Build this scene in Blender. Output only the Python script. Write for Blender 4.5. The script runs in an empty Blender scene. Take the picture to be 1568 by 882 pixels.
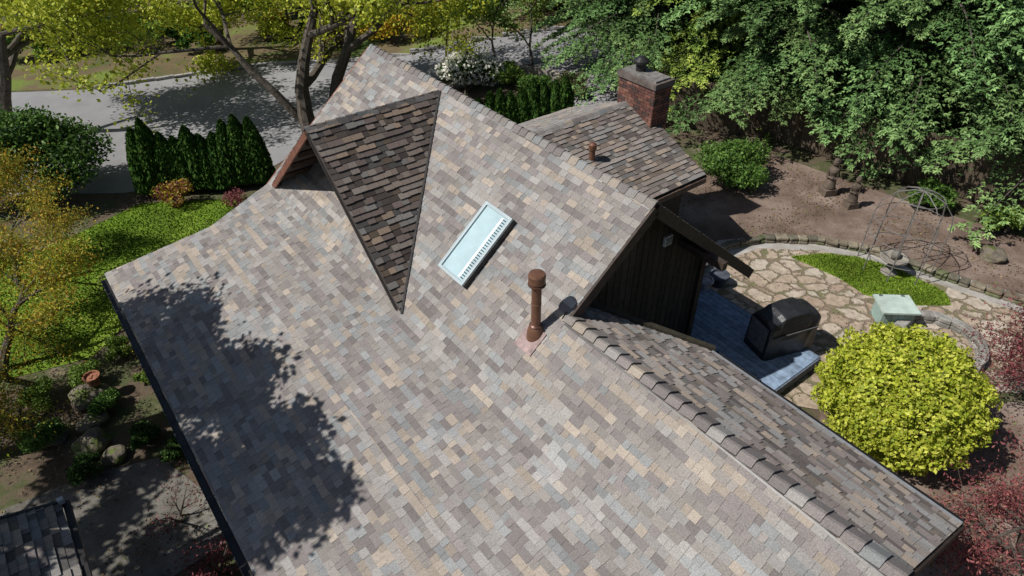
import bpy, bmesh, math, random
import numpy as np
from mathutils import Vector, Matrix
random.seed(7)
RNG=np.random.default_rng(11)
scene=bpy.context.scene
COL=scene.collection
# ------------------------------------------------------------------ helpers
D=Vector((-.609,.793,0)).normalized(); E=Vector((-.793,-.609,0)).normalized(); Z=Vector((0,0,1))
def W(s,t,z): return D*s+E*t+Z*z
def gz(x):
    u=min(1.0,max(0.0,(4-x)/12)); return -1.6*u*u*(3-2*u)
def link(o,parent=None):
    COL.objects.link(o)
    if parent: o.parent=parent
    return o
def empty(name):
    o=bpy.data.objects.new(name,None); o.empty_display_size=.2; COL.objects.link(o); return o
def mesh_obj(name,verts,faces,mat=None,parent=None,smooth=False,cols=None):
    me=bpy.data.meshes.new(name); me.from_pydata([tuple(v) for v in verts],[],faces); me.update()
    if cols is not None:
        a=me.attributes.new('col','FLOAT_COLOR','FACE')
        arr=np.ones((len(faces),4),dtype=np.float32); arr[:,:3]=np.array(cols)[:len(faces)]
        a.data.foreach_set('color',arr.ravel())
    if mat: 
        for m in (mat if isinstance(mat,(list,tuple)) else [mat]): me.materials.append(m)
    if smooth: me.polygons.foreach_set('use_smooth',[True]*len(me.polygons))
    return link(bpy.data.objects.new(name,me),parent)
class MB:
    def __init__(s): s.v=[]; s.f=[]; s.c=[]
    def add(s,vs,fs,col=(.5,.5,.5)):
        o=len(s.v); s.v+= [tuple(v) for v in vs]; s.f+=[tuple(i+o for i in f) for f in fs]; s.c+=[col]*len(fs)
    def box(s,c,a,b,n,la,lb,ln,col=(.5,.5,.5)):
        c=Vector(c);a=Vector(a).normalized()*la/2;b=Vector(b).normalized()*lb/2;n=Vector(n).normalized()*ln/2
        vs=[c-a-b-n,c+a-b-n,c+a+b-n,c-a+b-n,c-a-b+n,c+a-b+n,c+a+b+n,c-a+b+n]
        s.add(vs,[(0,3,2,1),(4,5,6,7),(0,1,5,4),(1,2,6,5),(2,3,7,6),(3,0,4,7)],col)
    def beam(s,p0,p1,w,h,up=Z,col=(.5,.5,.5),drop=0):
        p0=Vector(p0);p1=Vector(p1);a=(p1-p0);l=a.length;a.normalize();b=a.cross(Vector(up)).normalized();n=b.cross(a)
        s.box((p0+p1)/2-n*drop,a,b,n,l,w,h,col)
    def tube(s,pts,rs,n=8,col=(.5,.5,.5),cap=True):
        pts=[Vector(p) for p in pts]; base=len(s.v)
        for i,p in enumerate(pts):
            a=(pts[min(i+1,len(pts)-1)]-pts[max(i-1,0)]).normalized()
            x=a.cross(Vector((.31,.87,.12)) if abs(a.z)>.8 else Z).normalized(); y=a.cross(x)
            for k in range(n):
                th=2*math.pi*k/n; s.v.append(tuple(p+(x*math.cos(th)+y*math.sin(th))*rs[i]))
        for i in range(len(pts)-1):
            for k in range(n):
                a0=base+i*n+k;b0=base+i*n+(k+1)%n; s.f.append((a0,b0,b0+n,a0+n)); s.c.append(col)
        if cap:
            s.f.append(tuple(base+k for k in range(n))[::-1]); s.c.append(col)
            e=base+(len(pts)-1)*n; s.f.append(tuple(e+k for k in range(n))); s.c.append(col)
    def lathe(s,c,prof,n=20,col=(.5,.5,.5)):
        c=Vector(c); base=len(s.v)
        for r,z in prof:
            for k in range(n):
                th=2*math.pi*k/n; s.v.append((c.x+r*math.cos(th),c.y+r*math.sin(th),c.z+z))
        for i in range(len(prof)-1):
            for k in range(n):
                a0=base+i*n+k;b0=base+i*n+(k+1)%n; s.f.append((a0,b0,b0+n,a0+n)); s.c.append(col)
        s.f.append(tuple(base+k for k in range(n))[::-1]); s.c.append(col)
        e=base+(len(prof)-1)*n; s.f.append(tuple(e+k for k in range(n))); s.c.append(col)
    def obj(s,name,mat,parent=None,smooth=False): return mesh_obj(name,s.v,s.f,mat,parent,smooth,s.c)
# ------------------------------------------------------------------ materials
def nodes(name):
    m=bpy.data.materials.new(name); m.use_nodes=True; nt=m.node_tree; 
    return m,nt,nt.nodes['Principled BSDF']
def noise(nt,scale,detail=4,rough=.6,coord='Object'):
    tc=nt.nodes.new('ShaderNodeTexCoord'); n=nt.nodes.new('ShaderNodeTexNoise')
    n.inputs['Scale'].default_value=scale;n.inputs['Detail'].default_value=detail;n.inputs['Roughness'].default_value=rough
    nt.links.new(tc.outputs[coord],n.inputs['Vector']); return n
def ramp(nt,src,stops):
    r=nt.nodes.new('ShaderNodeValToRGB'); el=r.color_ramp.elements
    el[0].position=stops[0][0];el[0].color=(*stops[0][1],1);el[1].position=stops[-1][0];el[1].color=(*stops[-1][1],1)
    for p,c in stops[1:-1]:
        e=el.new(p); e.color=(*c,1)
    nt.links.new(src,r.inputs['Fac']); return r
def mixc(nt,a,b,fac,mode='MIX'):
    m=nt.nodes.new('ShaderNodeMix'); m.data_type='RGBA'; m.blend_type=mode
    for sock,val in ((m.inputs[6],a),(m.inputs[7],b),(m.inputs[0],fac)):
        if isinstance(val,bpy.types.NodeSocket): nt.links.new(val,sock)
        elif isinstance(val,tuple): sock.default_value=(*val,1)
        else: sock.default_value=val
    return m.outputs[2]
def bump(nt,b,src,strength,dist):
    n=nt.nodes.new('ShaderNodeBump'); n.inputs['Strength'].default_value=strength; n.inputs['Distance'].default_value=dist
    nt.links.new(src,n.inputs['Height']); nt.links.new(n.outputs[0],b.inputs['Normal'])
def mat_attr(name,rough=.9,s1=40,a1=.25,s2=.7,a2=.15,bs=.3,bd=.004,metal=0,det=3):
    m,nt,b=nodes(name)
    at=nt.nodes.new('ShaderNodeAttribute'); at.attribute_name='col'
    n1=noise(nt,s1,det); n2=noise(nt,s2,3)
    r1=ramp(nt,n1.outputs[0],[(.3,(1-a1,)*3),(.7,(1+a1,)*3)]); r2=ramp(nt,n2.outputs[0],[(.3,(1-a2,)*3),(.7,(1+a2,)*3)])
    c=mixc(nt,at.outputs['Color'],r1.outputs[0],1.0,'MULTIPLY'); c=mixc(nt,c,r2.outputs[0],1.0,'MULTIPLY')
    nt.links.new(c,b.inputs['Base Color']); b.inputs['Roughness'].default_value=rough; b.inputs['Metallic'].default_value=metal
    b.inputs['Specular IOR Level'].default_value=.3
    if bs: bump(nt,b,n1.outputs[0],bs,bd)
    return m
def mat_plain(name,col,rough=.6,metal=0,s=12,a=.2,bs=.15,bd=.01):
    m,nt,b=nodes(name); n=noise(nt,s)
    r=ramp(nt,n.outputs[0],[(.3,tuple(c*(1-a) for c in col)),(.7,tuple(min(1,c*(1+a)) for c in col))])
    nt.links.new(r.outputs[0],b.inputs['Base Color']); b.inputs['Roughness'].default_value=rough;b.inputs['Metallic'].default_value=metal
    bump(nt,b,n.outputs[0],bs,bd); return m
def mat_leaf(name,trans=.35,rough=.55,spec=.25):
    m,nt,b=nodes(name)
    at=nt.nodes.new('ShaderNodeAttribute'); at.attribute_name='col'
    nt.links.new(at.outputs['Color'],b.inputs['Base Color']); b.inputs['Roughness'].default_value=rough; b.inputs['Specular IOR Level'].default_value=spec
    t=nt.nodes.new('ShaderNodeBsdfTranslucent'); nt.links.new(at.outputs['Color'],t.inputs['Color'])
    mx=nt.nodes.new('ShaderNodeMixShader'); mx.inputs[0].default_value=trans
    nt.links.new(b.outputs[0],mx.inputs[1]); nt.links.new(t.outputs[0],mx.inputs[2])
    nt.links.new(mx.outputs[0],nt.nodes['Material Output'].inputs['Surface'])
    return m
def mat_diffuse(name):
    m=bpy.data.materials.new(name); m.use_nodes=True; nt=m.node_tree; nt.nodes.remove(nt.nodes['Principled BSDF'])
    at=nt.nodes.new('ShaderNodeAttribute'); at.attribute_name='col'; d=nt.nodes.new('ShaderNodeBsdfDiffuse')
    nt.links.new(at.outputs['Color'],d.inputs['Color']); nt.links.new(d.outputs[0],nt.nodes['Material Output'].inputs['Surface']); return m
def mat_ground(name,stops,s1=1.2,s2=14,bs=.5,bd=.03,detail=8,fine=.35):
    m,nt,b=nodes(name); n1=noise(nt,s1,detail,.65); n2=noise(nt,s2,6,.7)
    r=ramp(nt,n1.outputs[0],stops); r2=ramp(nt,n2.outputs[0],[(.25,(1-fine,)*3),(.75,(1+fine,)*3)])
    nt.links.new(mixc(nt,r.outputs[0],r2.outputs[0],1.0,'MULTIPLY'),b.inputs['Base Color'])
    b.inputs['Roughness'].default_value=.95; b.inputs['Specular IOR Level'].default_value=.2
    bump(nt,b,n2.outputs[0],bs,bd); return m
M_shingle=mat_attr('shingle_granules',.92,60,.28,.7,.09,.5,.003)
M_wood=mat_attr('stained_wood',.7,9,.3,1.5,.15,.3,.004)
M_dark=mat_plain('dark_metal',(.03,.028,.028),.4,.3)
M_under=mat_plain('roof_underlay',(.05,.042,.038),.9)
M_leaf=mat_leaf('leaf'); M_needle=mat_diffuse('needle'); M_far=mat_diffuse('distant_leaf')
M_bark=mat_plain('bark',(.085,.07,.055),.95,0,6,.45,.8,.04)
M_stone=mat_attr('stone',.9,8,.35,1.5,.25,.6,.02)
# ------------------------------------------------------------------ roof shingles
PAL=[((.262,.238,.217),4),((.335,.285,.235),2.6),((.190,.169,.162),3),((.245,.252,.25),3),((.288,.272,.256),3.4),((.220,.194,.186),3)]
PC=np.array([p[0] for p in PAL]); PW=np.array([p[1] for p in PAL]); PW=PW/PW.sum()
def roof_plane(name,pts,parent,seed=1,expo=.122,thick=.009,origin=None,thickslab=.12,gain=1.0,scuff=None,tabs=(.09,.25),dim_low=.82,con=.92,tint=(1,1,1)):
    pts=[Vector(p) for p in pts]
    N=(pts[1]-pts[0]).cross(pts[2]-pts[0]).normalized()
    if N.z<0: N=-N
    V=(Z-N*Z.dot(N)).normalized(); U=V.cross(N)
    O=Vector(origin) if origin else pts[0]
    q=[((p-O).dot(U),(p-O).dot(V)) for p in pts]
    umin=min(a for a,b in q);umax=max(a for a,b in q);vmin=min(b for a,b in q);vmax=max(b for a,b in q)
    vs=[];fs=[];cs=[]; mean=PC.mean(0); tint=np.array(tint)
    for r in range(int(math.floor(vmin/expo))-1,int(math.ceil(vmax/expo))+1):
        rg=np.random.default_rng(seed*1000+r+500)
        u=-16+rg.random()*.3; last=None; 
        while u<16:
            w=tabs[0]+rg.random()*(tabs[1]-tabs[0]); gap=.004
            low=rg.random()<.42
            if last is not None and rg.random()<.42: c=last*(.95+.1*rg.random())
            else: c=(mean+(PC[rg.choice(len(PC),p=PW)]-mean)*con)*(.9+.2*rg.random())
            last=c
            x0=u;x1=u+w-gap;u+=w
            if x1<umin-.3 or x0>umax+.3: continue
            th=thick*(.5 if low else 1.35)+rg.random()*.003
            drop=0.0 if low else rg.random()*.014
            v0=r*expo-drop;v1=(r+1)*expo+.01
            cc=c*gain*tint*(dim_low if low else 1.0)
            if scuff: 
                pc=O+U*((x0+x1)/2)+V*v0
                for sp,sr in scuff:
                    if (pc-sp).length<sr*(.5+rg.random()): cc=cc*.75+np.array((.5,.48,.46))*.25
            o=len(vs)
            for (a,b,h) in ((x0,v0,0),(x1,v0,0),(x0,v0,th),(x1,v0,th),(x1,v1,.001),(x0,v1,.001)):
                vs.append(O+U*a+V*b+N*h)
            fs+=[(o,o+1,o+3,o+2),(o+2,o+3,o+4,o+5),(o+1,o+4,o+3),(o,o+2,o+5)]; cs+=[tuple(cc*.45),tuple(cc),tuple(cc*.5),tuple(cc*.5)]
    me=bpy.data.meshes.new(name+'_shingles'); me.from_pydata([tuple(v) for v in vs],[],fs)
    a=me.attributes.new('col','FLOAT_COLOR','FACE'); arr=np.ones((len(fs),4),dtype=np.float32);arr[:,:3]=np.array(cs);a.data.foreach_set('color',arr.ravel())
    bm=bmesh.new(); bm.from_mesh(me)
    ctr=sum(pts,Vector())/len(pts)
    for i in range(len(pts)):
        p=pts[i];e=(pts[(i+1)%len(pts)]-p).normalized(); n=e.cross(N)
        if (ctr-p).dot(n)>0: n=-n
        bmesh.ops.bisect_plane(bm,geom=bm.verts[:]+bm.edges[:]+bm.faces[:],plane_co=p+n*.002,plane_no=n,clear_outer=True)
    bm.to_mesh(me); bm.free(); me.materials.append(M_shingle)
    link(bpy.data.objects.new(name+'_shingles',me),parent)
    n=len(pts); vv=[p-N*.002 for p in pts]+[p-N*thickslab for p in pts]
    ff=[tuple(range(n)),tuple(range(n,2*n))[::-1]]+[(i,n+i,n+(i+1)%n,(i+1)%n) for i in range(n)]
    mesh_obj(name+'_deck',vv,ff,M_under,parent)
    return N
def caps(name,p0,p1,nl,nr,parent,L=.22,w=.16,rise=.03,gain=1.0,seed=3):
    p0=Vector(p0);p1=Vector(p1);a=(p1-p0);n=int(a.length/L);a.normalize();mb=MB();rg=np.random.default_rng(seed)
    for i in range(n+1):
        c=PC[rg.choice(len(PC),p=PW)]*gain*(.85+.3*rg.random())
        b=p0+a*(i*L); e=b+a*(L+.06)
        if (e-p0).length>(p1-p0).length+.05: e=p1
        up=Z
        hi=rise+rg.random()*.006;lo=.008; jw=w*(.96+.08*rg.random())
        f=[b+nl*jw+up*(hi-.006),b+nl*.03+up*(hi+.012),b+nr*.03+up*(hi+.012),b+nr*jw+up*(hi-.006)]
        g=[e+nl*w+up*lo,e+nl*.03+up*(lo+.012),e+nr*.03+up*(lo+.012),e+nr*w+up*lo]
        fb=[b+nl*w-up*.01,b-up*0.01,b+nr*w-up*.01]; 
        vs=f+g+fb
        mb.add(vs,[(0,1,5,4),(1,2,6,5),(2,3,7,6)],tuple(c)); 
        mb.add(vs,[(0,8,9,10,3,2,1),(0,4,8),(3,10,7)],tuple(c*.5))
    return mb.obj(name,M_shingle,parent)
# ================================================================== HOUSE
house=empty('shingle_roof_house')
tR,zR=-7.392,4.9; P=.85
def zA(t): return zR-P*(t-tR)
tB=-4.21; zB=zA(tB)
m2=.33
def zL(t): return zB-m2*(t-tB)
tE=-.228; zE=zL(tE)
tL=-5.68; zLr=zA(tL)
sN,sG,sF=.5,5.93,15.21
orgA=W(6,tB,zB)
sc=[(W(7.9,-4.3,zA(-4.3)),.35),(W(4.6,-4.1,zL(-4.1)),.3),(W(3.7,-4.0,zL(-4.0)),.28),(W(9.3,-4.9,zA(-4.9)),.18)]
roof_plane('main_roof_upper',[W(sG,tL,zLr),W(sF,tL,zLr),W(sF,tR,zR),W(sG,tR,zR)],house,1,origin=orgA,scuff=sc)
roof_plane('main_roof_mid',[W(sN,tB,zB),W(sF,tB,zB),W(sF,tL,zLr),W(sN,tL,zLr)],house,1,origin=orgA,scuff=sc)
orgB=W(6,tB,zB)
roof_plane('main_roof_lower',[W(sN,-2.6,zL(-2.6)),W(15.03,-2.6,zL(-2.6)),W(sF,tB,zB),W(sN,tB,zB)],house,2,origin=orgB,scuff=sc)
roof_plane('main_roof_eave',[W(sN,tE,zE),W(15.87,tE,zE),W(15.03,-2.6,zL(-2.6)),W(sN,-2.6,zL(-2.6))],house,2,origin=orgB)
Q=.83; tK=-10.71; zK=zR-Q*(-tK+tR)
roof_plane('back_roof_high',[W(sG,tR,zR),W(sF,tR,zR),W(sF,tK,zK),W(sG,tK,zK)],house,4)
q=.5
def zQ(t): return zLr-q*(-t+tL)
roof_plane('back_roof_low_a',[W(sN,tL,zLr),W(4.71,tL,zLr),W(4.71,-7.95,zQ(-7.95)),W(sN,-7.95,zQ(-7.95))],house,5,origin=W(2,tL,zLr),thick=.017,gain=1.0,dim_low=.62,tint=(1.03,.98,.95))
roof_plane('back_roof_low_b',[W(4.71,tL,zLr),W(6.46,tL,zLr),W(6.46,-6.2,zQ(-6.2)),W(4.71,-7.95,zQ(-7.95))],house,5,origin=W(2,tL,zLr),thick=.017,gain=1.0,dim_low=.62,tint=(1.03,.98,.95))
# dormer
sDm=12.0; zD=4.8; tF=-4.27; hw=3.05
zlow=zA(tF); tback=tR+(zR-zD)/P
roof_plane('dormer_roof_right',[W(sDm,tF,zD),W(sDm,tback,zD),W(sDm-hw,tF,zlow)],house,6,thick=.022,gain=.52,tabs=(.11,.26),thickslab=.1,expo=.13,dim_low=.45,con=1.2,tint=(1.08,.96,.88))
roof_plane('dormer_roof_left',[W(sDm,tF,zD),W(sDm,tback,zD),W(sDm+hw,tF,zlow)],house,7,thick=.014,gain=.8,thickslab=.1)
# wing
sW,zW=11.3,3.5; sWe=8.8; zWe=2.4; tW0,tW1=-8.6,-12.65
kw=(zW-zWe)/(sW-sWe)
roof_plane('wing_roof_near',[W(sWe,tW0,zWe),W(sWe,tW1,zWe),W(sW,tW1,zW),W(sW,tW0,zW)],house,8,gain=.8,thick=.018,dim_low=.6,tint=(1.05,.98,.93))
roof_plane('wing_roof_far',[W(sW,tW0,zW),W(sW,tW1,zW),W(sW+2.5,tW1,zWe),W(sW+2.5,tW0,zWe)],house,9)
cA=1/math.hypot(1,P)
dnA=(E-Z*P)*cA; dnB=(-E-Z*Q)/math.hypot(1,Q); dnQ=(-E-Z*q)/math.hypot(1,q)
caps('main_ridge_caps',W(sG-.02,tR,zR),W(sF,tR,zR),dnA,dnB,house,.2,.15,.028,.8,3)
caps('low_ridge_caps',W(sN-.02,tL,zLr),W(6.0,tL,zLr),dnA*.55,dnQ*1.15,house,.24,.21,.05,.85,4)
kd=(zD-zlow)/hw
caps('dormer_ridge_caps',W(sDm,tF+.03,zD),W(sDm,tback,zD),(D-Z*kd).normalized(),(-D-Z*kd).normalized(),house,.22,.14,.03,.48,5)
caps('wing_ridge_caps',W(sW,tW1,zW),W(sW,tW0,zW),(D-Z*kw).normalized(),(-D-Z*kw).normalized(),house,.22,.14,.025,.7,6)
mb=MB()
pv0=W(sDm-hw,tF,zlow);pv1=W(sDm,tback,zD)
NA=(E*P+Z).normalized()
mb.beam(pv0+NA*.022-D*.06,pv1+NA*.022-D*.06,.05,.02,NA)
mb.beam(W(sN,tL,zLr)+dnA*.13+NA*.02,W(5.9,tL,zLr)+dnA*.13+NA*.02,.025,.02,NA)
mb.obj('valley_flashing',M_dark,house)
mb=MB(); wd=(.05,.035,.028); rd=(.17,.075,.052)
def barge(p0,p1,n,col,w=.04,h=.2):
    mb.beam(Vector(p0)+Vector(n)*(w/2+.004)-Z*.13,Vector(p1)+Vector(n)*(w/2+.004)-Z*.13,w,h,Z,col)
barge(W(sG,tL,zLr),W(sG,tR,zR),-D,wd); barge(W(sG,tR,zR),W(sG,tK,zK),-D,wd)
barge(W(sF,tB,zB),W(sF,tR,zR),D,rd); barge(W(sN,tE,zE),W(sN,tB,zB),-D,wd);barge(W(sN,tB,zB),W(sN,tL,zLr),-D,wd);barge(W(sN,tL,zLr),W(sN,-7.95,zQ(-7.95)),-D,wd)
barge(W(sDm,tF,zD),W(sDm+hw,tF,zlow),E,rd,.04,.13); barge(W(sDm,tF,zD),W(sDm-hw,tF,zlow),E,(.022,.018,.017),.025,.07)
barge(W(sWe,tW1,zWe),W(sW,tW1,zW),-E,wd)
barge(W(6.3,-6.36,zQ(-6.36)+.1),W(4.69,-7.97,zQ(-7.97)+.1),(D-E).normalized(),(.045,.04,.028),.10,.2)
barge(W(5.93,tK,zK),W(sF,tK,zK),-E,wd,.04,.16)
barge(W(sWe,tW0,zWe),W(sWe,tW1,zWe),-D,(.12,.08,.06),.05,.14)
tw=-5.3
mb.add([W(sDm,tw,zD-.15),W(sDm+2.4,tw,zD-.15-kd*2.4),W(sDm+2.4,tw,2.4),W(sDm-2.4,tw,2.4),W(sDm-2.4,tw,zD-.15-kd*2.4)],[(0,1,2,3,4)],(.03,.02,.016))
mb.add([W(sDm,tF-.01,zD-.125),W(sDm+hw-.1,tF-.01,zlow-.02),W(sDm+hw-.1,tw,zlow-.02),W(sDm,tw,zD-.125)],[(0,1,2,3)],(.05,.03,.022))
for k in range(5):
    f=(k+.5)/5; mb.beam(W(sDm+hw*f,tF-.05,zD-.19-kd*hw*f),W(sDm+hw*f,tw+.05,zD-.19-kd*hw*f),.06,.1,Z,(.05,.03,.022))
mb.obj('barge_boards',M_wood,house)
# gutters
mb=MB()
for s0,s1,t,z,sg in ((sN,15.85,tE,zE,1),(sN,4.7,-7.95,zQ(-7.95),-1)):
    o=W(0,t+sg*.07,z-.10)
    mb.beam(o+D*s0-Z*.05,o+D*s1-Z*.05,.12,.008)
    mb.beam(o+D*s0+E*sg*.06,o+D*s1+E*sg*.06,.008,.11)
    mb.beam(o+D*s0-E*sg*.06,o+D*s1-E*sg*.06,.008,.12)
    s=s0+.3
    while s<s1:
        mb.box(o+D*s+Z*.055,E,D,Z,.15,.03,.012); s+=.75
mb.obj('gutter',M_dark,house)
M_galv=mat_plain('galvanised',(.45,.46,.47),.4,.6)
mb=MB(); mb.beam(W(sN,-7.94,zQ(-7.94)+.02),W(4.7,-7.94,zQ(-7.94)+.02),.04,.02,Z); 
s=1.0
while s<15.8: mb.box(W(s,tE+.135,zE-.06),D,E,Z,.035,.012,.05); s+=.75
mb.obj('drip_edge',M_galv,house)
# walls
mb=MB(); wc=(.036,.026,.021)
def prism(poly,s0,s1):
    n=len(poly); vs=[W(s0,t,z) for t,z in poly]+[W(s1,t,z) for t,z in poly]
    mb.add(vs,[tuple(range(n)),tuple(range(n,2*n))[::-1]]+[(i,i+n,(i+1)%n+n,(i+1)%n) for i in range(n)],wc)
o=.2
prism([(-.8,-1.9),(-.8,zL(-.8)-o),(tB,zB-o),(tL,zLr-o),(-7.4,zQ(-7.4)-o),(-7.4,-.4)],.95,4.75)
prism([(-.8,-1.9),(-.8,zL(-.8)-o),(tB,zB-o),(tL,zLr-o),(-6.1,zQ(-6.1)-o),(-6.1,-.4)],4.75,6.49)
prism([(-.8,-1.9),(-.8,zL(-.8)-o),(tB,zB-o),(tR,zR-o),(-9.75,zR-Q*(9.75+tR)-o),(-9.75,-1.6)],6.491,14.7)
vs=[(sWe+.4,-1.5),(sWe+.4,zWe),(sW,zW-.2),(sW+2.1,zWe),(sW+2.1,-1.5)]
n=5; v=[W(s,-9.76,z) for s,z in vs]+[W(s,-12.4,z) for s,z in vs]
mb.add(v,[tuple(range(n)),tuple(range(n,2*n))]+[(i,i+n,(i+1)%n+n,(i+1)%n) for i in range(n)],wc)
t=-5.75
while t>-9.7:
    zt=(zA(t) if t>tR else zR-Q*(-t+tR))-.16
    c=random.uniform(.7,1.5)
    mb.box(W(6.478,t-.08,(zt-.3)/2+.0),E,Z,D,.15,zt+.3,.018+random.random()*.006,tuple(x*c for x in (.034,.026,.021))); t-=.165
s=6.6
while s<8.8:
    zt=zR-Q*(9.75+tR)-.2; c=random.uniform(.7,1.5); mb.box(W(s,-9.77,zt/2-.1),D,Z,E,.15,zt+.2,.02,tuple(x*c for x in wc)); s+=.165
mb.box(W(6.47,-9.74,1.3),E,D,Z,.14,.14,3.0,(.05,.035,.028))
mb.box(W(5.98,-9.0,3.2),D,E,Z,1.0,.12,.16,(.05,.035,.028))
mb.obj('walls',M_wood,house)
mb=MB()
for s in (1.7,3.3):
    mb.box(W(s,-7.42,1.2),D,Z,E,1.1,1.0,.06,(.5,.5,.5))
for s in (3,6,9,12): mb.box(W(s,-.78,-.6),D,Z,E,1.3,.9,.06,(.5,.5,.5))
mb.obj('window_frames',mat_plain('window_trim',(.35,.33,.3),.6),house)
mb=MB()
for s in (1.7,3.3): mb.box(W(s,-7.455,1.2),D,Z,E,.95,.85,.01)
for s in (3,6,9,12): mb.box(W(s,-.745,-.6),D,Z,E,1.15,.75,.01)
Mg=mat_plain('window_glass',(.03,.04,.045),.05,0,3,.1,0); mb.obj('window_glass',Mg,house)
mb=MB(); vp=W(6.45,-8.52,3.45); mb.box(vp,E,Z,D,.2,.2,.05,(.55,.54,.5)); 
for k in range(3): mb.box(vp-D*.03+Z*(k-1)*.05,E,Z,D,.15,.02,.03,(.3,.3,.28))
mb.obj('gable_vent',M_wood,house)
# skylight
UPS=-dnA
sk0,sk1,tk0,tk1=8.03,8.74,-6.22,-5.16
cs=(sk0+sk1)/2;ct=(tk0+tk1)/2
Ls=sk1-sk0; Lt=(tk1-tk0)/cA
c=W(cs,ct,zA(ct))
mb=MB(); mb.box(c+NA*.04,D,UPS,NA,Ls+.08,Lt+.08,.12,(.05,.06,.07)); mb.obj('skylight_curb',M_dark,house)
mb=MB(); fc=(.38,.44,.46); f=.065
mb.box(c+NA*.13+D*(Ls/2),UPS,D,NA,Lt+.08,f,.06,fc);mb.box(c+NA*.13-D*(Ls/2),UPS,D,NA,Lt+.08,f,.06,fc)
mb.box(c+NA*.13+UPS*(Lt/2+.01),D,UPS,NA,Ls-f,f,.06,fc);mb.box(c+NA*.13-UPS*(Lt/2+.01),D,UPS,NA,Ls-f,f,.06,fc)
ob=mb.obj('skylight_frame',mat_attr('skylight_metal',.35,20,.05,2,.05,.05,.001,.2),house); bv=ob.modifiers.new('b','BEVEL');bv.width=.008;bv.segments=2
mb=MB(); mb.box(c+NA*.115,D,UPS,NA,Ls-.05,Lt-.04,.01)
mb.obj('skylight_glass',mat_plain('skylight_glass',(.38,.50,.53),.08,0,1.5,.16,0),house)
mb=MB()
for i in range(24):
    mb.box(c+NA*.123-D*(Ls/2-.095)+UPS*(-Lt/2+.07+i*(Lt-.14)/23),D,UPS,NA,.11,.02,.006,(.04,.055,.07))
mb.box(c+NA*.122-D*(Ls/2-.18),UPS,D,NA,Lt-.1,.05,.006,(.8,.85,.85))
mb.obj('skylight_blind',M_wood,house)
# flue pipe
bp=Vector((.376,8.17,zA(-5.27)-.02)); Mc=mat_attr('painted_copper',.4,10,.2,2,.15,.1,.002,.25)
mb=MB(); pc=(.16,.08,.05)
mb.lathe(bp,[(.15,-.1),(.14,.06),(.12,.14),(.095,.2),(.082,.22)],28,pc)
mb.lathe(bp,[(.078,.1),(.078,.62),(.082,.625),(.082,.65),(.078,.655),(.078,1.06)],28,pc)
mb.lathe(bp,[(.105,.19),(.105,.21),(.08,.23)],28,(.1,.05,.035))
mb.lathe(bp,[(.09,1.04),(.13,1.05),(.135,1.08),(.135,1.19),(.12,1.215),(.05,1.225)],28,pc)
mb.lathe(bp,[(.085,1.0),(.14,1.01),(.14,1.03),(.085,1.04)],28,(.1,.05,.035))
mb.obj('flue_pipe',Mc,house,False)
mb=MB(); mb.box(Vector((.376,8.17,zA(-5.27)))+NA*.024-UPS*.12,D,UPS,NA,.4,.44,.008,(.29,.21,.2)); mb.obj('flue_flashing',M_wood,house)
mb=MB(); mb.lathe(W(10.2,-10.16,2.9),[(.07,0),(.07,.38),(.095,.38),(.095,.5),(.04,.54)],16,pc); mb.obj('roof_vent',Mc,house)
# chimney (brick)
mb=MB(); c0,c1,e0,e1=10.42,11.62,-12.9,-12.32; bh=.075;bl=.21
cm=W((c0+c1)/2,(e0+e1)/2,0)
mb.box(cm+Z*1.2,D,E,Z,c1-c0-.02,e1-e0-.02,5.8,(.14,.125,.115))
bc=[(.13,.06,.047),(.17,.074,.054),(.10,.048,.04),(.07,.046,.042),(.19,.095,.07)]
zc=1.8;r=0
while zc<4.05:
    off=(r%2)*bl/2
    for (A,B,la,sd) in ((D,E,c1-c0,1),(D,E,c1-c0,-1),(E,D,e1-e0,1),(E,D,e1-e0,-1)):
        u=-la/2-off
        while u<la/2:
            u0=max(u,-la/2);u1=min(u+bl-.012,la/2)
            if u1-u0>.03:
                wd_=(e1-e0) if A is D else (c1-c0)
                mb.box(cm+A*((u0+u1)/2)+B*sd*(wd_/2)+Z*(zc+.03),A,Z,B,u1-u0,bh-.012,.02+.004*random.random(),random.choice(bc))
            u+=bl
    zc+=bh;r+=1
mb.box(cm+Z*4.15,D,E,Z,c1-c0+.1,e1-e0+.1,.14,(.11,.09,.08)); mb.box(cm+Z*4.24,D,E,Z,c1-c0-.06,e1-e0-.06,.05,(.16,.15,.14))
mb.obj('brick_chimney',M_stone,house)
mb=MB(); mb.lathe(cm+Z*4.26+D*.2,[(.12,0),(.12,.2),(.2,.2),(.2,.26),(.1,.34),(.03,.37)],16,(.05,.05,.055)); mb.obj('chimney_cap',M_dark,house)
# ================================================================== terrain
XL=[-8+.75*i for i in range(17)]
def drape(name,poly,off,mat,parent=None):
    bm=bmesh.new(); vs=[bm.verts.new((x,y,0)) for x,y in poly]; bm.faces.new(vs)
    bmesh.ops.triangulate(bm,faces=bm.faces[:])
    for x in XL: bmesh.ops.bisect_plane(bm,geom=bm.verts[:]+bm.edges[:]+bm.faces[:],plane_co=(x,0,0),plane_no=(1,0,0))
    for v in bm.verts:
        x=v.co.x
        if -8<x<4:
            i=int((x+8)/.75+1e-6); x0=-8+.75*i; f=(x-x0)/.75; z=gz(x0)*(1-f)+gz(x0+.75)*f
        else: z=gz(x)
        v.co.z=z+off
    bmesh.ops.recalc_face_normals(bm,faces=bm.faces[:])
    me=bpy.data.meshes.new(name); bm.to_mesh(me); bm.free()
    if me.polygons and me.polygons[0].normal.z<0: me.flip_normals()
    me.materials.append(mat); return link(bpy.data.objects.new(name,me),parent)
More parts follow.
